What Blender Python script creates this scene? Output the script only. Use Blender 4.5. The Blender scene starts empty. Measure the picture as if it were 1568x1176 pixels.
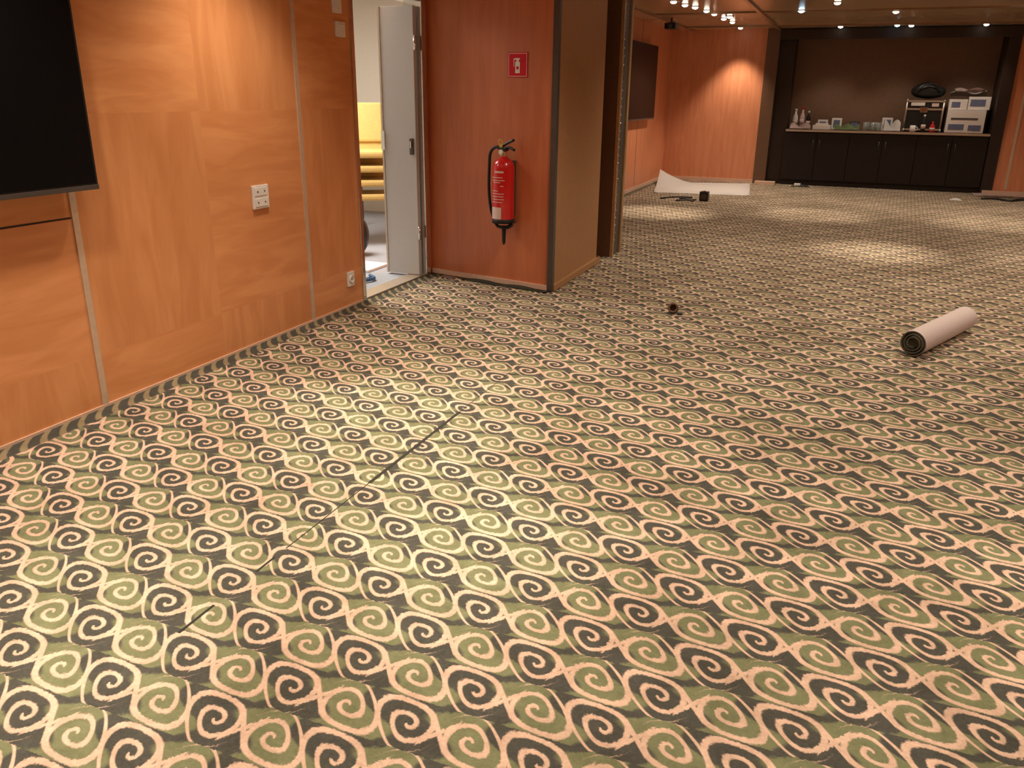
import bpy, bmesh, math, random
from mathutils import Vector, Matrix
random.seed(7)
scene=bpy.context.scene
COL=bpy.context.collection
try: scene.view_settings.view_transform='Standard'
except Exception: pass

# ---------------------------------------------------------------- materials
class NT:
    def __init__(s,name):
        s.m=bpy.data.materials.new(name); s.m.use_nodes=True
        s.t=s.m.node_tree; s.n=s.t.nodes; s.l=s.t.links
        s.b=s.n['Principled BSDF']
    def new(s,t,**k):
        x=s.n.new(t)
        for a,v in k.items(): setattr(x,a,v)
        return x
    def put(s,v,inp):
        if isinstance(v,bpy.types.NodeSocket): s.l.new(v,inp)
        else: inp.default_value=v
    def M(s,op,*a):
        x=s.new('ShaderNodeMath',operation=op)
        for i,v in enumerate(a): s.put(v,x.inputs[i])
        return x.outputs[0]
    def mix(s,f,a,b):
        x=s.new('ShaderNodeMix',data_type='RGBA')
        s.put(f,x.inputs[0])
        for v,i in ((a,6),(b,7)):
            if isinstance(v,tuple): v=(v[0],v[1],v[2],1)
            s.put(v,x.inputs[i])
        return x.outputs[2]
    def mul(s,a,b,f=1.0):
        x=s.new('ShaderNodeMix',data_type='RGBA',blend_type='MULTIPLY')
        s.put(f,x.inputs[0]); s.put(a,x.inputs[6]); s.put(b,x.inputs[7]); return x.outputs[2]
    def pos(s):
        g=s.new('ShaderNodeNewGeometry'); x=s.new('ShaderNodeSeparateXYZ'); s.l.new(g.outputs['Position'],x.inputs[0])
        return g.outputs['Position'],x.outputs[0],x.outputs[1],x.outputs[2]
    def comb(s,a,b,c):
        x=s.new('ShaderNodeCombineXYZ')
        for i,v in enumerate((a,b,c)): s.put(v,x.inputs[i])
        return x.outputs[0]
    def noise(s,vec,scale,detail=4,rough=.55,dist=0):
        x=s.new('ShaderNodeTexNoise'); s.l.new(vec,x.inputs['Vector'])
        x.inputs['Scale'].default_value=scale;x.inputs['Detail'].default_value=detail
        x.inputs['Roughness'].default_value=rough;x.inputs['Distortion'].default_value=dist
        return x.outputs['Fac']
    def smooth(s,v,a,b,lo=0.,hi=1.):
        x=s.new('ShaderNodeMapRange',interpolation_type='SMOOTHSTEP')
        s.put(v,x.inputs[0])
        for i,q in enumerate((a,b,lo,hi)): s.put(q,x.inputs[i+1])
        return x.outputs[0]
    def bump(s,h,st,dist=.01):
        x=s.new('ShaderNodeBump');x.inputs['Strength'].default_value=st;x.inputs['Distance'].default_value=dist
        s.l.new(h,x.inputs['Height']);s.l.new(x.outputs[0],s.b.inputs['Normal'])

def mat(name,col,rough=.5,metal=0.,var=.12,scale=30.,emit=None,es=0,coat=0,trans=0,spec=.5):
    k=NT(name)
    P,_,_,_=k.pos()
    n=k.noise(P,scale,1)
    c2=tuple(max(0,c*(1-var)) for c in col); c1=tuple(min(1,c*(1+var)) for c in col)
    k.put(k.mix(n,c2,c1),k.b.inputs['Base Color'])
    k.b.inputs['Roughness'].default_value=rough;k.b.inputs['Metallic'].default_value=metal
    k.b.inputs['Coat Weight'].default_value=coat
    k.b.inputs['Specular IOR Level'].default_value=spec
    k.b.inputs['Transmission Weight'].default_value=trans
    if emit:
        k.b.inputs['Emission Color'].default_value=(*emit,1);k.b.inputs['Emission Strength'].default_value=es
    return k.m

def wood(name,dark,light,rough=.38,panel=True):
    k=NT(name);P,x,y,z=k.pos()
    u=k.M('ADD',x,y)
    if panel: # quarter-matched veneer: grain direction flips between some quarter panels
        pu=k.M('FLOOR',k.M('DIVIDE',k.M('ADD',u,.45),.835))
        pv=k.M('FLOOR',k.M('DIVIDE',k.M('SUBTRACT',z,.25),1.05))
        q=k.M('MODULO',k.M('ABSOLUTE',k.M('ADD',pu,pv)),2.)
        va=k.comb(k.M('MULTIPLY',u,1.6),k.M('MULTIPLY',z,9.),0.)
        vb=k.comb(k.M('MULTIPLY',u,8.),k.M('MULTIPLY',z,1.4),3.)
        na=k.noise(va,1.1,3,.55,.9);nb=k.noise(vb,1.1,3,.55,.9)
        n=k.M('ADD',k.M('MULTIPLY',na,q),k.M('MULTIPLY',nb,k.M('SUBTRACT',1.,q)))
    else:
        n=k.noise(k.comb(k.M('MULTIPLY',u,12.),k.M('MULTIPLY',z,1.2),0.),1.3,3,.6,.6)
        q=None
    c=k.mix(k.smooth(n,.28,.75),dark,light)
    if panel: c=k.mul(c,k.mix(q,(.955,.95,.95),(1,1,1)))
    k.put(c,k.b.inputs['Base Color']);k.b.inputs['Roughness'].default_value=rough
    return k.m

def carpet():
    k=NT('spiral_carpet_pile');P,x,y,z=k.pos()
    W=.163
    M=k.M
    nf=k.noise(P,95.,2,.7)
    wob=M('MULTIPLY',M('SUBTRACT',nf,.5),.012)      # tufted, fuzzy edges of the pile
    xf=M('ADD',x,wob);yf=M('SUBTRACT',y,wob)
    X=M('ADD',M('DIVIDE',xf,W),.3);Y=M('DIVIDE',yf,W*.98)
    j=M('FLOOR',Y);v=M('SUBTRACT',M('SUBTRACT',Y,j),.5)
    Xs=M('ADD',X,M('MULTIPLY',j,1.38))
    t=M('FLOOR',M('DIVIDE',M('ADD',Xs,1.),2.))
    U0=M('SUBTRACT',Xs,M('MULTIPLY',t,2.))       # -1..1
    g0=M('DIVIDE',U0,.55)
    wgt=M('EXPONENT',M('MULTIPLY',M('MULTIPLY',g0,g0),-1.))
    U=M('ADD',U0,M('MULTIPLY',M('MULTIPLY',v,.66),wgt))
    sg=M('SIGN',M('ADD',U,1e-5))
    aU=M('ABSOLUTE',U)
    qx=M('SUBTRACT',aU,.5);qy=M('MULTIPLY',v,sg)
    r=M('SQRT',M('ADD',M('MULTIPLY',qx,qx),M('MULTIPLY',qy,qy)))
    th=M('DIVIDE',M('ARCTAN2',qy,qx),2*math.pi)
    p=.255
    ph=M('ADD',M('DIVIDE',M('SUBTRACT',r,.5),p),M('MULTIPLY',M('SUBTRACT',th,.5),-1.))
    fr=M('FRACT',M('ADD',ph,10.5))
    d=M('MULTIPLY',M('ABSOLUTE',M('SUBTRACT',fr,.5)),p)
    lw=M('ADD',.036,M('MULTIPLY',r,.028))
    line=k.smooth(M('SUBTRACT',d,lw),-.017,.017,1.,0.)
    line=M('MULTIPLY',line,k.smooth(r,.53,.56,1.,0.))
    # crossing link between neighbouring scrolls
    e=M('SUBTRACT',1.,M('ABSOLUTE',U0))
    d2=M('MULTIPLY',M('ABSOLUTE',M('SUBTRACT',M('ABSOLUTE',v),M('MULTIPLY',e,1.3))),.6)
    link=M('MULTIPLY',k.smooth(d2,.026,.052,1.,0.),k.smooth(e,.2,.23,1.,0.))
    line=M('MAXIMUM',line,link)
    # ground: charcoal with wavy green areas that follow the scrolls
    wv=M('SINE',M('ADD',M('MULTIPLY',U,math.pi),M('MULTIPLY',M('SINE',M('MULTIPLY',v,2*math.pi)),.9)))
    par=k.smooth(M('ADD',wv,M('MULTIPLY',M('SUBTRACT',r,.3),1.0)),-.2,.2)
    green=k.mix(nf,(.155,.165,.085),(.245,.25,.14))
    dark=k.mix(nf,(.052,.052,.044),(.11,.105,.088))
    g=k.mix(par,green,dark)
    salmon=k.mix(nf,(.56,.365,.27),(.85,.61,.47))
    c=k.mix(line,g,salmon)
    # border strip by the left wall: short slanted strokes
    by=M('MULTIPLY',yf,1/.095)
    bx=M('DIVIDE',M('SUBTRACT',xf,-3.08),.13)
    ph2=M('FRACT',M('ADD',M('ADD',by,M('MULTIPLY',bx,1.3)),M('MULTIPLY',M('SINE',M('MULTIPLY',bx,3.2)),.25)))
    bl=k.smooth(M('ABSOLUTE',M('SUBTRACT',ph2,.5)),.14,.24,1.,0.)
    bc=k.mix(bl,dark,(.30,.235,.14))
    inb=k.smooth(x,-2.985,-2.97,1.,0.)
    c=k.mix(inb,c,bc)
    # wear / dirt
    w=k.noise(P,1.6,3,.6)
    c=k.mul(c,k.mix(k.smooth(w,.3,.7),(.76,.74,.71),(1.05,1.05,1.05)))
    w2=k.noise(P,14.,3,.7)
    c=k.mul(c,k.mix(k.smooth(w2,.3,.7),(.82,.81,.79),(1.05,1.05,1.05)))
    k.put(c,k.b.inputs['Base Color']);k.b.inputs['Roughness'].default_value=.95
    k.b.inputs['Specular IOR Level'].default_value=.12
    fz=k.noise(P,170.,1)
    k.bump(fz,.6,.006)
    return k.m

WOOD=wood('cherry_veneer_panel',(.64,.255,.092),(.77,.345,.14))
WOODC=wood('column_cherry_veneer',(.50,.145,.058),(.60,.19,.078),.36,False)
WOODF=wood('far_cherry_veneer',(.62,.225,.105),(.72,.29,.14),.42,False)
CARPET=carpet()
TAN=mat('tan_laminate',(.40,.21,.09),.45)
BROWN=mat('dark_brown_laminate',(.13,.066,.034),.4)
ALC=mat('alcove_brown_panel',(.20,.11,.065),.55)
ESP=mat('espresso_veneer',(.018,.011,.009),.4,spec=.3)
ESP2=mat('espresso_frame',(.035,.021,.015),.45,spec=.3)
ALU=mat('brushed_aluminium',(.62,.52,.42),.38,.75)
ALUW=mat('satin_aluminium_strip',(.66,.51,.38),.45,.35)
CHROME=mat('chrome',(.75,.74,.72),.15,1.)
GOLD=mat('brass_anodised',(.62,.42,.22),.35,.7)
CEIL=mat('ceiling_tan_panel',(.60,.41,.25),.22,.25,var=.03)
CEIL2=mat('ceiling_bronze_trim',(.34,.21,.12),.3,.3)
PINK=mat('cream_skirting',(.68,.45,.33),.5)
WHITE=mat('white_plastic',(.82,.78,.74),.35)
PAPER=mat('white_paper',(.88,.83,.79),.7,var=.04)
BLACK=mat('black_plastic',(.012,.012,.012),.4)
RUB=mat('black_rubber',(.01,.01,.01),.6)
SCR=mat('tv_screen_glass',(.004,.004,.005),.4,spec=.12)
BEZ=mat('tv_bezel_grey',(.10,.09,.085),.35,.4)
RED=mat('extinguisher_red',(.60,.012,.014),.25,coat=.4)
SRED=mat('sign_red',(.62,.012,.02),.5,spec=.2)
YEL=mat('yellow_plastic',(.75,.5,.05),.4)
LABEL=mat('label_cream',(.72,.55,.5),.5)
ROLL=mat('carpet_backing_felt',(.56,.46,.44),.95,scale=120)
ROLLIN=mat('rolled_carpet_pile',(.07,.065,.04),.95,var=.6,scale=60)
YUPH=mat('mustard_upholstery',(.55,.41,.14),.8)
WALLW=mat('painted_cream_wall',(.82,.79,.69),.6,var=.03)
DOORW=mat('grey_white_door_laminate',(.60,.58,.57),.45,var=.03)
GFLOOR=mat('grey_vinyl_floor',(.36,.38,.43),.5)
BLUE=mat('blue_cable',(.05,.13,.28),.5)
GLASS=mat('clear_glass',(.75,.8,.75),.1,trans=.7)
GREENB=mat('green_cloth',(.22,.28,.12),.8,var=.4)
PRINT=mat('box_print_blue',(.15,.18,.30),.5)
DK=mat('seam_shadow_gap',(.02,.018,.012),.9)
LAMP=mat('downlight_lens',(1,.9,.75),.5,emit=(1,.88,.70),es=14)
LAMPB=mat('downlight_lens_cool',(.7,.85,1),.5,emit=(.45,.75,1),es=14)

# ---------------------------------------------------------------- builder
class B:
    def __init__(s): s.bm=bmesh.new(); s.mats=[]
    def mi(s,m):
        if m not in s.mats: s.mats.append(m)
        return s.mats.index(m)
    def _fin(s,faces,m,smooth):
        i=s.mi(m)
        for f in faces: f.material_index=i; f.smooth=smooth
    def box(s,lo,hi,m,bev=0,M=None):
        v=[s.bm.verts.new((x,y,z)) for z in(lo[2],hi[2]) for y in(lo[1],hi[1]) for x in(lo[0],hi[0])]
        q=[(0,2,3,1),(4,5,7,6),(0,1,5,4),(1,3,7,5),(3,2,6,7),(2,0,4,6)]
        fs=[s.bm.faces.new([v[i] for i in a]) for a in q]
        s._fin(fs,m,False)
        if bev:
            es=set(e for f in fs for e in f.edges)
            r=bmesh.ops.bevel(s.bm,geom=list(es),offset=bev,segments=2,affect='EDGES',profile=.6)
            s._fin(r['faces'],m,False)
            vs=set(x for f in r['faces'] for x in f.verts)|set(x for x in v if x.is_valid)
            v=list(vs)
        if M:
            for x in v: x.co=M@x.co
    def prism(s,pts,z0,z1,m):
        a=[s.bm.verts.new((x,y,z0)) for x,y in pts];b=[s.bm.verts.new((x,y,z1)) for x,y in pts]
        n=len(pts);fs=[s.bm.faces.new(b),s.bm.faces.new(a[::-1])]
        for i in range(n): fs.append(s.bm.faces.new((a[i],a[(i+1)%n],b[(i+1)%n],b[i])))
        s._fin(fs,m,False)
    def lathe(s,prof,c,m,seg=32,M=None,mats=None):
        rings=[]
        for r,z in prof:
            rings.append([s.bm.verts.new((max(r,1e-4)*math.cos(2*math.pi*i/seg),max(r,1e-4)*math.sin(2*math.pi*i/seg),z)) for i in range(seg)])
        T=Matrix.Translation(Vector(c))
        if M: T=T@M
        for R in rings:
            for v in R: v.co=T@v.co
        for k in range(len(rings)-1):
            mm=mats[k] if mats else m
            fs=[s.bm.faces.new((rings[k][i],rings[k][(i+1)%seg],rings[k+1][(i+1)%seg],rings[k+1][i])) for i in range(seg)]
            s._fin(fs,mm,True)
        s._fin([s.bm.faces.new(rings[0][::-1])],mats[0] if mats else m,False)
        s._fin([s.bm.faces.new(rings[-1])],mats[-1] if mats else m,False)
    def tube(s,pts,r,m,seg=10,sub=6):
        P=[Vector(p) for p in pts]
        if sub>1 and len(P)>2:
            Q=[]
            E=[P[0]*2-P[1]]+P+[P[-1]*2-P[-2]]
            for i in range(1,len(E)-2):
                for t in range(sub):
                    t/=sub;a,b,c,d=E[i-1:i+3]
                    Q.append(.5*((2*b)+(c-a)*t+(2*a-5*b+4*c-d)*t*t+(3*b-a-3*c+d)*t**3))
            P=Q+[P[-1]]
        up=Vector((0,0,1));rings=[]
        for i,p in enumerate(P):
            d=(P[min(i+1,len(P)-1)]-P[max(i-1,0)]).normalized()
            n=d.cross(up)
            if n.length<.1: n=d.cross(Vector((0,1,0))) if i==0 else nprev-d*nprev.dot(d)
            n.normalize()
            if i and n.dot(nprev)<0: n=-n
            nprev=n;b=d.cross(n)
            rings.append([s.bm.verts.new(p+r*(math.cos(2*math.pi*k/seg)*n+math.sin(2*math.pi*k/seg)*b)) for k in range(seg)])
        for k in range(len(rings)-1):
            fs=[s.bm.faces.new((rings[k][i],rings[k][(i+1)%seg],rings[k+1][(i+1)%seg],rings[k+1][i])) for i in range(seg)]
            s._fin(fs,m,True)
        s._fin([s.bm.faces.new(rings[0][::-1]),s.bm.faces.new(rings[-1])],m,False)
    def grid(s,fn,nu,nv,m,thick=0):
        V=[[s.bm.verts.new(fn(i/nu,j/nv)) for j in range(nv+1)] for i in range(nu+1)]
        fs=[s.bm.faces.new((V[i][j],V[i+1][j],V[i+1][j+1],V[i][j+1])) for i in range(nu) for j in range(nv)]
        s._fin(fs,m,True)
        if thick:
            r=bmesh.ops.solidify(s.bm,geom=fs,thickness=thick)
            s._fin([g for g in r['geom'] if isinstance(g,bmesh.types.BMFace)],m,True)
    def done(s,name,M=None):
        bmesh.ops.recalc_face_normals(s.bm,faces=s.bm.faces)
        me=bpy.data.meshes.new(name);s.bm.to_mesh(me);s.bm.free()
        for m in s.mats: me.materials.append(m)
        o=bpy.data.objects.new(name,me);COL.objects.link(o)
        if M is not None: o.matrix_world=M
        return o

XL=-3.08; H=2.45; YB=15.0; XR=4.6; YF=-2.6; YA=15.65
# ---------------------------------------------------------------- shell
b=B();b.box((XL,YF,-.1),(XR,YA,0),CARPET);b.done('floor')
b=B();b.box((XL-.12,YF-.12,H),(XR+.12,YA+.12,H+.1),CEIL)
b.done('ceiling')
b=B()
for yy in (9.6,12.0,14.3): b.box((-2.7,yy,H-.02),(XR,yy+.05,H),CEIL2)
b.box((-2.75,7.8,H-.03),(-2.70,14.9,H),CEIL2)
b.box((-1.35,7.8,H-.03),(-1.30,14.9,H),CEIL2)
b.box((2.9,7.8,H-.03),(2.95,14.9,H),CEIL2)
b.done('trim_ceiling')
b=B()
b.box((XL-.12,YF,0),(XL,4.93,H),WOOD)
b.box((XL-.12,4.93,2.06),(XL,5.89,H),WOOD)
b.box((XL-.12,5.89,0),(XL,YA,H),WOODF)
b.done('wall_left')
b=B();b.box((XL-.12,YF-.12,0),(XR+.12,YF,H),WOODF);b.done('wall_front')
b=B();b.box((XR,YF,0),(XR+.12,YA,H),WOODF);b.done('wall_right')
b=B()
b.box((XL,YB,0),(-1.5,YA,H),WOODF)
b.box((-1.5,YB-.03,0),(-1.3,YA,H),BROWN)
b.box((-1.3,YB+.12,0),(-1.055,YA,H),ESP2)
b.done('wall_back_left')
b=B();b.box((-1.055,YA,0),(1.975,YA+.07,H),ALC);b.done('wall_alcove')
b=B()
b.box((1.975,YB-.03,0),(2.14,YA,H),ESP2)
b.box((2.14,YB,0),(XR,YA,H),WOODF)
b.done('wall_back_right')
b=B()
b.box((-1.3,YB-.06,2.28),(2.14,YB-.031,H-.02),ESP2)
b.box((-1.05,YB+.0,2.33),(1.97,YA-.01,H-.001),ESP2)
b.done('trim_alcove_header')
b=B()
for yy in (-.71,.96,2.63,4.30): b.box((XL,yy-.016,0.01),(XL+.006,yy+.016,H),ALUW)
b.box((2.3,YB-.006,.08),(2.335,YB,H-.02),ALUW)
b.box((2.72,YB-.006,.08),(2.75,YB,H-.02),ALUW)
b.done('trim_1')
b=B();b.box((XL,YF,.872),(XL+.0025,2.61,.879),ESP2);b.box((XL,12.9,.07),(XL+.0025,12.906,H),ESP2);b.done('trim_2')
b=B();b.box((XL,YF,0),(XL+.008,4.93,.012),PINK);b.box((XL,7.62,0),(XL+.012,YB,.05),PINK);b.done('baseboard_left')
b=B();b.box((XL+.012,YB-.015,0),(-1.5,YB,.06),PINK)
b.box((-1.45,YB-.2,0),(-1.12,YB-.04,.05),PINK)
b.box((2.0,YB-.06,0),(XR,YB-.03,.06),PINK);b.done('baseboard_back')

# column
A=Vector((XL,5.97));C=Vector((-1.96,5.73))
b=B()
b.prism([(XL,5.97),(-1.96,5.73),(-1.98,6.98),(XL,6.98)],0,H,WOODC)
b.prism([(-1.955,5.76),(-1.945,5.76),(-1.965,6.98),(-1.985,6.98)],0.05,H,TAN)
b.prism([(-1.985,5.722),(-1.94,5.714),(-1.94,5.76),(-1.985,5.76)],0,H,BEZ)
e=(C-A).normalized();nn=Vector((e.y,-e.x))
p0=A;p1=C
b.prism([(p0+e*.02)[:],(p0+e*.02+nn*.012)[:],(p1+nn*.012)[:],p1[:]],0.008,.045,PINK)
b.box((-1.985,5.74,.005),(-1.93,6.98,.05),TAN)
b.done('wall_column')
b=B()
b.box((XL,6.98,0),(-2.10,7.30,H),BROWN)
b.box((XL,7.30,0),(-1.93,7.62,H),BROWN)
b.box((-1.93,7.30,0),(-1.905,7.34,H),GOLD)
b.box((-1.93,7.56,0),(-1.905,7.62,H),GOLD)
b.box((-1.93,7.34,0),(-1.92,7.56,H),BEZ)
for i in range(34): b.lathe([(.008,0),(.008,.008),(.004,.012)],(-1.905,7.32,.15+i*.068),CHROME,10,Matrix.Rotation(math.pi/2,4,'Y'))
b.done('partition_pocket_post')

# side room
b=B();b.box((-7.4,2.6,-.1),(XL,10,0),GFLOOR);b.done('floor_side_room')
b=B();b.box((-7.5,2.6,H),(XL-.12,10,H+.1),WALLW);b.done('ceiling_side_room')
b=B();b.box((-7.5,9.0,0),(XL-.12,9.1,H),WALLW);b.done('wall_side_room_back')
b=B();b.box((-7.5,2.6,0),(-7.4,9,H),WALLW);b.done('wall_side_room_left')
b=B();b.box((-7.4,2.6,0),(XL-.12,2.7,H),WALLW);b.done('wall_side_room_front')
b=B()
b.box((XL-.13,4.90,0),(XL+.012,4.94,2.08),CHROME,.004)
b.box((XL-.13,5.86,0),(XL+.02,5.92,2.08),CHROME,.004)
b.box((XL-.13,4.94,2.03),(XL+.012,5.86,2.08),CHROME,.004)
b.box((XL-.13,4.94,0),(XL+.0,5.86,.012),ALU)
b.done('door_frame')
b=B()
b.box((-3.38,5.80,.015),(XL-.02,5.845,2.0),DOORW,.003)
b.box((-3.395,5.795,.015),(-3.38,5.85,2.0),ALU)
b.box((-3.40,5.79,.98),(-3.37,5.80,1.12),CHROME)
b.box((-3.15,5.785,.95),(-3.12,5.80,1.07),BEZ,.003)
b.box((-3.14,5.775,1.0),(-3.13,5.785,1.05),CHROME,.002)
for z in (.3,1.7): b.lathe([(.012,0),(.012,.1)],(-3.09,5.80,z),CHROME,12)
b.done('door_1')

# ---------------------------------------------------------------- wall objects
def tv(name,y0,y1,z0,z1,off):
    b=B();x=XL+off
    b.box((x-.035,y0,z0),(x,y1,z1),BLACK,.004)
    b.box((x,y0+.012,z0+.02),(x+.0015,y1-.012,z1-.012),SCR)
    b.box((x-.03,y0,z0-.006),(x+.003,y1,z0+.014),BEZ,.002)
    b.box((XL+.0005,(y0+y1)/2-.25,(z0+z1)/2-.2),(x-.03,(y0+y1)/2+.25,(z0+z1)/2+.2),BLACK)
    for s in(-.3,.3): b.box((x-.045,(y0+y1)/2+s-.02,z0+.1),(x-.03,(y0+y1)/2+s+.02,z1-.1),BLACK)
    b.done(name)
tv('wall_tv',1.27,2.70,1.00,1.83,.09)
tv('wall_tv',11.85,13.5,1.06,2.12,.12)
def outlet(name,y,z,w,h,kind):
    b=B();b.box((XL+.0002,y-w/2,z-h/2),(XL+.014,y+w/2,z+h/2),WHITE,.004)
    if kind=='double':
        for dz in(-.03,.03):
            b.box((XL+.013,y-.055,z+dz-.024),(XL+.017,y+.055,z+dz+.024),WHITE,.003)
            for dy in(-.03,.03):
                b.lathe([(.005,0),(.005,.002)],(XL+.0165,y+dy,z+dz),BEZ,10,Matrix.Rotation(math.pi/2,4,'Y'))
    elif kind=='socket':
        b.lathe([(.028,0),(.028,.01),(.022,.011),(.02,.004)],(XL+.012,y,z),WHITE,24,Matrix.Rotation(math.pi/2,4,'Y'))
        for dy in(-.009,.009): b.lathe([(.003,0),(.003,.003)],(XL+.0165,y+dy,z),RUB,8,Matrix.Rotation(math.pi/2,4,'Y'))
    else:
        b.box((XL+.013,y-w*.33,z-h*.33),(XL+.02,y+w*.33,z+h*.33),WHITE,.004)
    b.done(name)
outlet('double_wall_socket',3.87,.835,.14,.13,'double')
outlet('wall_socket',4.75,.19,.08,.10,'socket')
outlet('light_switch',4.785,1.77,.105,.09,'switch')
outlet('light_switch',4.76,1.91,.095,.10,'switch')

ang=math.atan2(e.y,e.x)
def colM(s,z):
    p=C-e*s
    return Matrix.Translation((p.x,p.y,z))@Matrix.Rotation(ang,4,'Z')
b=B()
b.box((-.083,-.004,-.083),(.083,-.0005,.083),SRED)
for lo,hi in(((-.077,-.077),(-.074,.077)),((.074,-.077),(.077,.077)),((-.077,-.077),(.077,-.074)),((-.077,.074),(.077,.077))):
    b.box((lo[0],-.005,lo[1]),(hi[0],-.0035,hi[1]),WHITE)
b.box((-.02,-.006,-.055),(.02,-.0035,.02),WHITE,.001)
b.box((-.010,-.006,.018),(.010,-.0035,.034),WHITE)
b.box((-.026,-.006,.034),(.02,-.0035,.044),WHITE)
b.box((-.034,-.006,-.01),(-.029,-.0035,.042),WHITE)
b.box((-.010,-.007,-.03),(.010,-.0055,-.01),SRED)
b.done('fire_extinguisher_sign',colM(.315,1.595))
b=B();cy=-.105
prof=[(.055,0),(.078,.006),(.081,.03),(.081,.39),(.074,.425),(.052,.452),(.03,.462),(.026,.475)]
b.lathe(prof,(0,cy,0),RED,40)
b.lathe([(.083,.0),(.083,.03),(.079,.032)],(0,cy,-.004),RUB,40)
b.lathe([(.026,.0),(.028,.012),(.022,.03),(.02,.05)],(0,cy,.47),GOLD,20)
b.box((-.02,cy-.02,.51),(.03,cy+.02,.535),BLACK,.003)
b.tube([(.0,cy,.525),(.05,cy,.535),(.1,cy-.01,.52)],.010,BLACK,8,4)
b.tube([(-.02,cy,.535),(.03,cy,.565),(.095,cy-.01,.59)],.010,BLACK,8,4)
b.lathe([(.017,0),(.017,.012)],(0,cy-.03,.505),WHITE,20,Matrix.Rotation(math.pi/2,4,'X'))
b.tube([(-.01,cy-.02,.55),(-.03,cy-.025,.575),(-.01,cy-.025,.59),(.01,cy-.02,.57)],.004,YEL,6,4)
b.box((-.03,cy-.012,.535),(-.005,cy+.012,.56),YEL,.003)
def lab(a0,a1,z0,z1,m,rr=.0822):
    b.grid(lambda u,v:(rr*math.sin(a0+(a1-a0)*u),cy-rr*math.cos(a0+(a1-a0)*u),z0+(z1-z0)*v),14,1,m)
lab(-.9,.4,.03,.115,LABEL)
for q,(z,a0,a1) in enumerate(((.36,-.3,.6),(.325,-.8,.5),(.305,-.8,.7),(.29,-.5,.3),(.23,-.7,.1),(.21,-.8,.65),(.19,-.8,.6),(.17,-.8,.65),(.15,-.8,.5),(.265,.3,.6))):
    lab(a0,a1,z,z+(.005 if q else .014),LABEL)
b.tube([(-.015,cy,.52),(-.07,cy,.535),(-.125,cy+.01,.49),(-.135,cy+.01,.38),(-.13,cy,.22),(-.11,cy,.08),(-.06,cy-.0,-.025),(-.01,cy+.0,-.04)],.0115,RUB,10,6)
b.tube([(-.01,cy,-.04),(.04,cy,-.035),(.07,cy+.02,-.01)],.014,RUB,10,4)
b.lathe([(.006,-.17),(.013,-.15),(.016,-.06),(.02,-.03)],(.0,cy+.01,0),RUB,16)
b.box((-.04,-.03,.05),(.04,-.0008,.44),BEZ)
b.box((-.05,cy,-.012),(.05,-.0008,-.004),BEZ)
b.done('fire_extinguisher',colM(.36,.50))

# ---------------------------------------------------------------- side-room things
def chair(b,M,z=0):
    def T(p): return M@Vector((p[0],p[1],p[2]+z))
    for sx in(-.22,.22):
        b.tube([T((sx,-.24,0)),T((sx,-.2,.44)),T((sx,.2,.46)),T((sx,.24,0))],.011,CHROME,8,1)
        b.tube([T((sx,.18,.45)),T((sx,.25,.66)),T((sx,.3,.9))],.011,CHROME,8,3)
    b.box((-.23,-.23,.43+z),(.23,.21,.49+z),YUPH,.02,M)
    R=M@Matrix.Translation((0,.25,.72+z))@Matrix.Rotation(-.2,4,'X')
    b.box((-.22,-.025,-.17),(.22,.025,.2),YUPH,.02,R)
b=B()
M=Matrix.Translation((-4.32,7.0,0))@Matrix.Rotation(math.radians(35),4,'Z')
for i in range(4): chair(b,M,i*.13)
b.done('stacked_chairs')
b=B()
M=Matrix.Translation((-5.2,8.2,0))
b.box((-.5,-.3,.70),(.3,.5,.73),BLACK,.004,M)
for px in(-.47,.27):
    for py in(-.27,.47): b.tube([M@Vector((px,py,0)),M@Vector((px,py,.70))],.015,BEZ,8,1)
b.done('side_table')
b=B()
b.box((-3.9,5.75,0.001),(-3.55,6.1,.02),PAPER,.002,)
b.box((-3.75,5.35,0.001),(-3.5,5.6,.012),PAPER,.002)
b.done('paper_stack')
b=B()
b.tube([(-3.25,5.0,.02),(-3.4,5.3,.02),(-3.35,5.5,.02),(-3.44,5.6,.02)],.014,BLUE,8,6)
b.tube([(-3.3,5.2,.015),(-3.43,5.25,.02),(-3.4,5.55,.015)],.008,RUB,8,6)
b.done('power_cable')
b=B()
def sack(u,v):
    a=u*2*math.pi;s_=math.sin(math.pi*min(max(v,.001),.999))**.4
    return (-4.06+.12*s_*math.cos(a),6.40+.12*s_*math.sin(a),.003+.36*v)
b.grid(sack,24,10,BLACK);b.tube([(-4.13,6.38,.32),(-4.11,6.36,.46),(-4.01,6.36,.46),(-3.99,6.38,.32)],.01,RUB,8,5)
b.done('equipment_bag')

# ---------------------------------------------------------------- counter
b=B()
x0,x1=-1.05,1.97;y0=YB+.02;y1=YA-.01
b.box((x0,y0+.04,0),(x1,y1,.08),ESP)
b.box((x0,y0+.02,.08),(x1,y1,.86),ESP)
w=(x1-x0)/6
for i in range(6):
    b.box((x0+i*w+.006,y0,.09),(x0+(i+1)*w-.006,y0+.02,.85),ESP,.003)
    hx=x0+(i+1)*w-.05 if i%2==0 else x0+i*w+.05
    b.tube([(hx,y0-.02,.6),(hx,y0-.02,.74)],.006,BEZ,8,1)
b.box((x0,y0-.03,.86),(x1,y1,.90),BROWN,.004)
b.box((x0,y0-.036,.868),(x1,y0-.03,.898),ALU)
b.done('sideboard_cabinet')
cz=.901
b=B();z0=cz+.026
b.box((.74,15.2,z0),(1.27,15.5,z0+.45),BLACK,.004)
for x in(.74,1.27):
    for z in(z0,z0+.45): b.tube([(x,15.2,z),(x,15.5,z)],.014,ALU,8,1)
    b.tube([(x,15.2,z0),(x,15.2,z0+.45)],.014,ALU,8,1)
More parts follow.
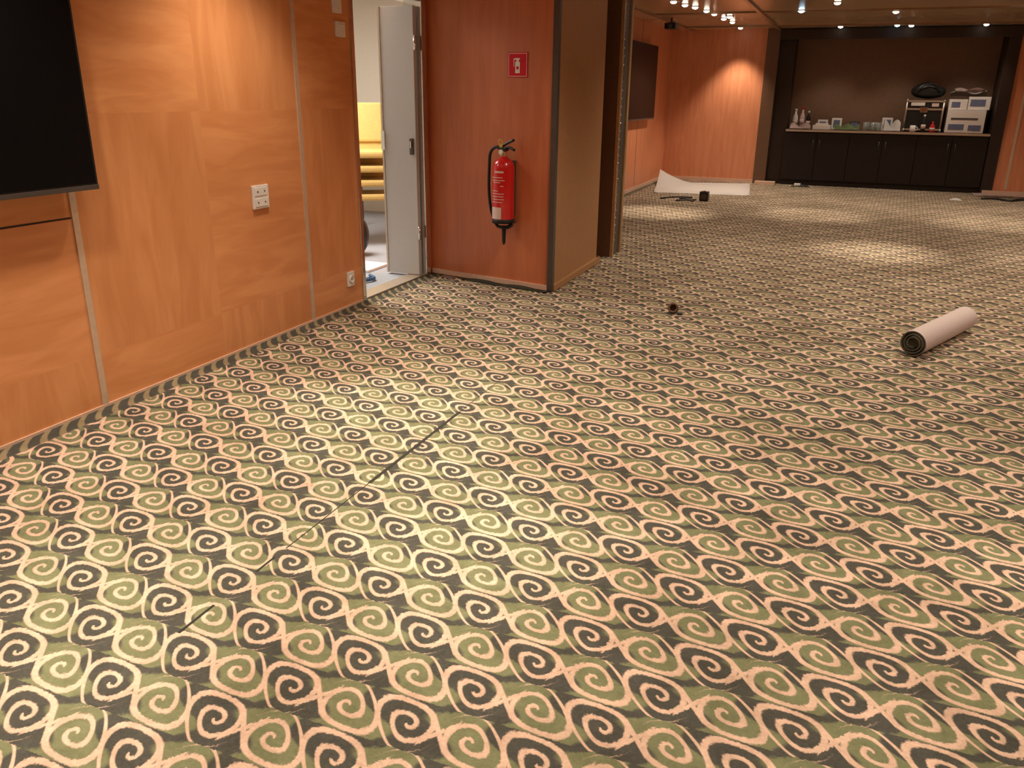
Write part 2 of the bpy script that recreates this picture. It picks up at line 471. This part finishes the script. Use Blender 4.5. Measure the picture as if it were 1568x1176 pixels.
for z in(z0+.01,z0+.32,z0+.44): b.box((.74,15.19,z-.014),(1.27,15.2,z+.014),ALU)
for x in(.74,1.27):
    for z in(z0,z0+.45): b.lathe([(.001,-.025),(.022,-.012),(.025,0),(.022,.012),(.001,.025)],(x,15.2,z),CHROME,12)
b.box((.94,15.182,z0+.27),(1.05,15.192,z0+.35),CHROME,.004)
b.box((.80,15.185,z0+.37),(1.0,15.192,z0+.42),WHITE)
b.box((1.1,15.185,z0+.36),(1.2,15.192,z0+.41),LABEL)
b.done('flight_case')
b=B()
def bag(u,v):
    a=u*2*math.pi;s_=math.sin(math.pi*min(max(v,.001),.999))**.3
    return (1.03+.25*s_*math.cos(a)*(1+.05*math.sin(5*a)),15.35+.13*s_*math.sin(a),cz+.505+(.23*v)*(1-.25*(math.cos(a)>.5)*v+.10*math.sin(3*a+1)*(v>.3)))
b.grid(bag,28,10,BLACK);b.tube([(.86,15.24,1.5),(.95,15.2,1.6),(1.1,15.2,1.62),(1.2,15.24,1.5)],.010,RUB,8,5)
b.done('black_bag')
b=B()
b.box((1.34,15.16,cz),(1.88,15.5,cz+.34),PAPER,.006)
b.box((1.38,15.155,cz+.05),(1.6,15.161,cz+.13),PRINT);b.box((1.66,15.155,cz+.04),(1.84,15.161,cz+.12),PRINT)
b.box((1.4,15.155,cz+.2),(1.78,15.161,cz+.225),BEZ)
b.box((1.34,15.2,cz+.345),(1.60,15.5,cz+.50),PAPER,.006)
b.box((1.38,15.195,cz+.38),(1.5,15.201,cz+.46),PRINT)
b.box((1.61,15.22,cz+.345),(1.92,15.5,cz+.54),PAPER,.006)
b.box((1.64,15.215,cz+.40),(1.85,15.221,cz+.50),PRINT)
b.done('cardboard_boxes')
b=B()
b.grid(lambda u,v:(1.34+.5*u,15.2+.25*v,cz+.60+.035*math.sin(7*u)*math.cos(4*v)+.02*u),14,6,PAPER,.006)
b.grid(lambda u,v:(1.4+.42*u,15.22+.22*v,cz+.645+.03*math.cos(6*u+2)*math.cos(3*v)),12,6,LABEL,.006)
b.box((1.36,15.25,cz+.545),(1.85,15.45,cz+.60),BEZ)
b.done('paper_pile')
def bottle(name,x,y,m,h=.25,r=.035,cap=WHITE):
    b=B();b.lathe([(r*.9,0),(r,.01),(r,h*.55),(r*.85,h*.65),(r*.4,h*.78),(r*.38,h*.9)],(x,y,cz),m,20)
    b.lathe([(r*.45,0),(r*.45,h*.12)],(x,y,cz+h*.9),cap,16)
    b.lathe([(r*1.02,0),(r*1.02,h*.25)],(x,y,cz+h*.2),LABEL,20);b.done(name)
bottle('black_bottle',1.02,15.1,BLACK,.26)
bottle('red_bottle',1.15,15.08,RED,.16,.04,RED)
bottle('spray_bottle',-.95,15.45,WHITE,.31,.045)
bottle('spray_bottle',-.84,15.48,LABEL,.34,.04,RED)
bottle('wine_bottle',-.74,15.5,BLACK,.28,.035)
def mug(name,x,y,m,h=.1,r=.042):
    b=B();b.lathe([(r*.8,0),(r,h*.1),(r,h),(r*.92,h),(r*.9,h*.15)],(x,y,cz),m,20)
    b.tube([(x+r*.9,y,cz+h*.8),(x+r*1.6,y,cz+h*.7),(x+r*1.6,y,cz+h*.35),(x+r*.9,y,cz+h*.2)],.006,m,6,4);b.done(name)
mug('mug',.87,15.07,WHITE)
for x,y in((.17,15.12),(.28,15.2),(.37,15.08),(.2,15.32),(.33,15.36)): mug('drinking_glass',x,y,GLASS,.13,.035)
b=B()
b.box((-.64,15.1,cz),(-.36,15.3,cz+.07),PAPER,.006);b.box((-.6,15.12,cz+.07),(-.4,15.28,cz+.1),WHITE,.004);b.done('paper_box')
b=B()
b.grid(lambda u,v:(-1.0+.33*u,15.06+.3*v,cz+.012+.09*abs(math.sin(5*u+2*v))*math.sin(math.pi*v)),16,10,LABEL,.006);b.done('crumpled_cloth')
b=B()
b.grid(lambda u,v:(-.30+.38*u,15.06+.28*v,cz+.012+.09*abs(math.sin(6*u+3*v))*math.sin(math.pi*v)),18,10,GREENB,.006);b.done('green_cloth')
b=B()
b.grid(lambda u,v:(.45+.24*u,15.06+.25*v,cz+.012+.17*abs(math.sin(4*u+2*v+.6))*math.sin(math.pi*v)),16,10,PAPER,.006);b.done('plastic_bag')
for x,yy,hh in ((-.5,15.45,.15),(-.28,15.5,.18),(0.,15.5,.14),(.5,15.5,.2)):
    b=B();b.box((x-.08,yy-.05,cz),(x+.08,yy+.05,cz+hh),PAPER if hh>.145 else BEZ,.006);b.box((x-.05,yy-.054,cz+.03),(x+.05,yy-.05,cz+hh-.03),PRINT);b.done('small_carton')

# ---------------------------------------------------------------- floor objects
p0=Vector((.475,5.03,.083));p1=Vector((.82,5.81,.083));L=(p1-p0).length
d=(p1-p0).normalized();a=math.atan2(d.y,d.x)
MR=Matrix.Translation(p0)@Matrix.Rotation(a,4,'Z')
b=B()
N=110;turns=3.1
def rr(t): return .03+.050*t
def sp(u,v):
    an=turns*2*math.pi*u-1.9;r_=rr(u)
    return (L*v+.004*math.sin(2*an)*(1-v),r_*math.cos(an),r_*math.sin(an))
b.grid(sp,N,8,ROLL)
def sp2(u,v):
    x,y_,z_=sp(u,v);r_=math.hypot(y_,z_);k_=(r_-.009)/r_
    return (x*.998+.001,y_*k_,z_*k_)
b.grid(sp2,N,8,ROLLIN)
def edge(v0):
    def f(u,v):
        a_=Vector(sp(u,v0));c_=Vector(sp2(u,v0));return a_.lerp(c_,v)
    return f
b.grid(edge(0),N,1,ROLLIN);b.grid(edge(1),N,1,ROLLIN)
b.lathe([(.03,0),(.03,L-.02)],(.02,0,0),ROLLIN,20,Matrix.Rotation(math.pi/2,4,'Y'))
b.done('rolled_carpet',MR)
b=B()
c00=Vector((-2.72,12.71));c10=Vector((-1.32,12.96));c01=Vector((-3.0,14.3));c11=Vector((-1.52,14.85))
def sh(u,v):
    p=c00.lerp(c10,u).lerp(c01.lerp(c11,u),v)
    k_=max(0,1-math.hypot(u*2.0,(v-1)*1.3)/.75)
    z=.004+.22*k_**1.5+.004*math.sin(9*v)*u*(1-u)
    return (max(p.x+.03*k_,XL+.02),min(p.y,YB-.03),z)
b.grid(sh,30,30,PAPER,.002);b.done('paper_sheet')
b=B()
b.box((-1.90,11.95,0.001),(-1.78,12.08,.13),BLACK,.008);b.box((-1.88,11.945,.03),(-1.80,11.951,.10),BEZ,.002)
b.lathe([(.02,0),(.02,.01)],(-1.84,12.01,.13),BEZ,16)
b.done('power_adapter')
b=B()
b.tube([(-1.95,12.0,.012),(-2.05,11.95,.012),(-2.2,12.1,.012),(-2.05,12.25,.012),(-2.3,12.2,.012),(-2.45,11.95,.012)],.010,RUB,8,6)
b.tube([(-2.2,11.8,.012),(-2.05,11.85,.02),(-1.95,11.8,.012)],.012,BEZ,8,4)
b.done('black_cable')
b=B();Mt=Matrix.Rotation(math.radians(70),4,'X')
b.lathe([(.022,-.012),(.036,-.012),(.036,.012),(.022,.012),(.022,-.012)],(-.98,5.47,.036),BROWN,28,Mt)
b.lathe([(.02,0),(.02,.012)],(-.93,5.45,.001),RUB,18)
b.done('tape_roll')
b=B()
b.tube([(1.9,14.1,.012),(2.1,14.2,.012),(2.25,14.0,.012),(2.45,14.2,.02),(2.6,14.0,.012),(2.9,14.1,.012)],.016,RUB,8,6)
b.tube([(2.0,14.35,.012),(2.3,14.4,.03),(2.5,14.3,.012),(2.8,14.45,.012)],.014,BROWN,8,6)
b.done('tangled_cable')
b=B();b.grid(lambda u,v:(1.85+1.3*u,14.55+.3*v,.006+.02*abs(math.sin(5*u+v))),14,5,LABEL,.004);b.done('paper_strip')
b=B();b.grid(lambda u,v:(1.45+.16*u,13.75+.14*v,.004+.03*math.sin(3.1*u)*math.sin(3*v)),8,6,PAPER,.003);b.done('crumpled_paper')
b=B();b.grid(lambda u,v:(-.85+.3*u,14.7+.12*v,.004+.04*math.sin(3.1*u)*math.sin(3*v)),8,6,BEZ,.003)
b.box((-.8,14.72,.002),(-.7,14.8,.05),WHITE,.006);b.done('floor_debris')
b=B()
b.box((-1.537,2.42,0),(-1.523,3.22,.0015),DK)
b.box((-1.532,3.22,0),(-1.529,4.5,.0008),DK)
b.box((-1.533,1.9,0),(-1.529,2.42,.0008),DK)
b.box((-1.535,1.42,0),(-1.527,1.56,.0012),DK);b.box((-1.535,1.75,0),(-1.528,1.84,.0012),DK)
b.box((-2.56,4.515,0),(-1.75,4.525,.0015),DK)
b.done('carpet_seam')
b=B()
b.grid(lambda u,v:((A+e*(.35+.8*u)+nn*(.02+.05*v)).x,(A+e*(.35+.8*u)+nn*(.02+.05*v)).y,.004+.014*(1-v)*abs(math.sin(7*u))),20,4,ROLLIN,.003)
b.done('loose_carpet_edge')
b=B()
b.lathe([(.05,0),(.05,.012),(.012,.016),(.012,.07)],(-2.62,12.7,H-.07),BEZ,16,None)
b.box((-2.70,12.6,H-.15),(-2.54,12.8,H-.07),BLACK,.01);b.lathe([(.03,0),(.03,.03),(.02,.03)],(-2.62,12.6,H-.11),BEZ,16,Matrix.Rotation(math.pi/2,4,'X'))
b.done('ceiling_projector')

# ---------------------------------------------------------------- lights
def downlight(x,y,P,size=95,blend=.85,col=(1,.86,.69),lens=LAMP,tilt=None,z=H,s=1.):
    b=B()
    b.lathe([(.06*s,0),(.06*s,-.008),(.042*s,-.010),(.040*s,-.004)],(0,0,0),CHROME,24)
    b.lathe([(.038*s,-.004),(.036*s,-.016),(.026*s,-.026),(.01*s,-.031)],(0,0,0),lens,20)
    o=b.done('ceiling_downlight',Matrix.Translation((x,y,z)))
    if P:
        l=bpy.data.lights.new('downlight_lamp','SPOT');l.energy=P;l.spot_size=math.radians(size);l.spot_blend=blend
        l.color=col;l.shadow_soft_size=.05
        lo=bpy.data.objects.new('bulb',l);COL.objects.link(lo);lo.parent=o;lo.location=(0,0,-.05)
        if tilt: lo.rotation_euler=tilt
for x,y,P,sz in [(-1.85,1.2,135,100),(-1.75,3.05,135,95),(-.8,2.1,110,100),(.6,.8,120,120),(.7,3.2,115,120),(0,-1,100,120),(2.2,1.6,145,130),(-.9,4.8,115,130),(2.4,4.4,115,130)]:
    downlight(x,y,P,sz,1)
for y in (.4,2.0,3.6): downlight(-2.55,y,92,115,1)
for x,y,P,sz in [(-1.78,3.13,190,42),(-1.05,2.19,130,36),(-2.0,1.25,150,38),(.9,2.6,80,44),(-2.16,10.5,320,40),(-.37,11.1,190,40),(.35,8.67,270,38),(1.7,11.3,160,44),(2.0,8.6,100,48)]:
    downlight(x,y,P,sz,1)
for x,y in [(-1.0,8.2),(-1.8,12.6),(.3,12.4),(2.6,12.4),(2.6,9.2),(1.0,6.4),(3.4,6.5)]: downlight(x,y,155,140,1)
downlight(-1.9,14.62,110,85,.7)
for x in (-.4,.6,1.6): downlight(x,14.7,26,85,.7,tilt=(.25,0,0))
for x,y in ((-2.1,10.9),(-2.03,11.2),(-1.97,11.7),(-1.94,12.15),(-1.92,12.9),(-1.88,13.5)): downlight(x,y,0)
for x,y in ((.4,14.6),(-.82,12.0)): downlight(x,y,0,lens=LAMPB)
l=bpy.data.lights.new('side_lamp','AREA');l.energy=120;l.size=1.2;l.color=(1,.92,.80)
b=B();b.box((-.6,-.6,0),(.6,.6,.04),WHITE,.005);b.box((-.56,-.56,-.004),(.56,.56,0),PAPER)
o=b.done('ceiling_panel_light',Matrix.Translation((-4.6,6.0,H-.04)))
lo=bpy.data.objects.new('tube',l);COL.objects.link(lo);lo.parent=o;lo.location=(0,0,-.01)
wd=bpy.data.worlds.new('World');scene.world=wd;wd.use_nodes=True
wd.node_tree.nodes['Background'].inputs[0].default_value=(1,.8,.6,1);wd.node_tree.nodes['Background'].inputs[1].default_value=.1

# ---------------------------------------------------------------- camera
cam=bpy.data.cameras.new('camera');cam.sensor_width=36;cam.lens=1255/1568*36;cam.clip_end=100
co=bpy.data.objects.new('camera',cam);COL.objects.link(co)
co.matrix_world=Matrix.Translation((0,0,1.4))@Matrix.Rotation(math.radians(21.512),4,'Z')@Matrix.Rotation(math.radians(90-19.483),4,'X')@Matrix.Rotation(.012,4,'Z')
scene.camera=co
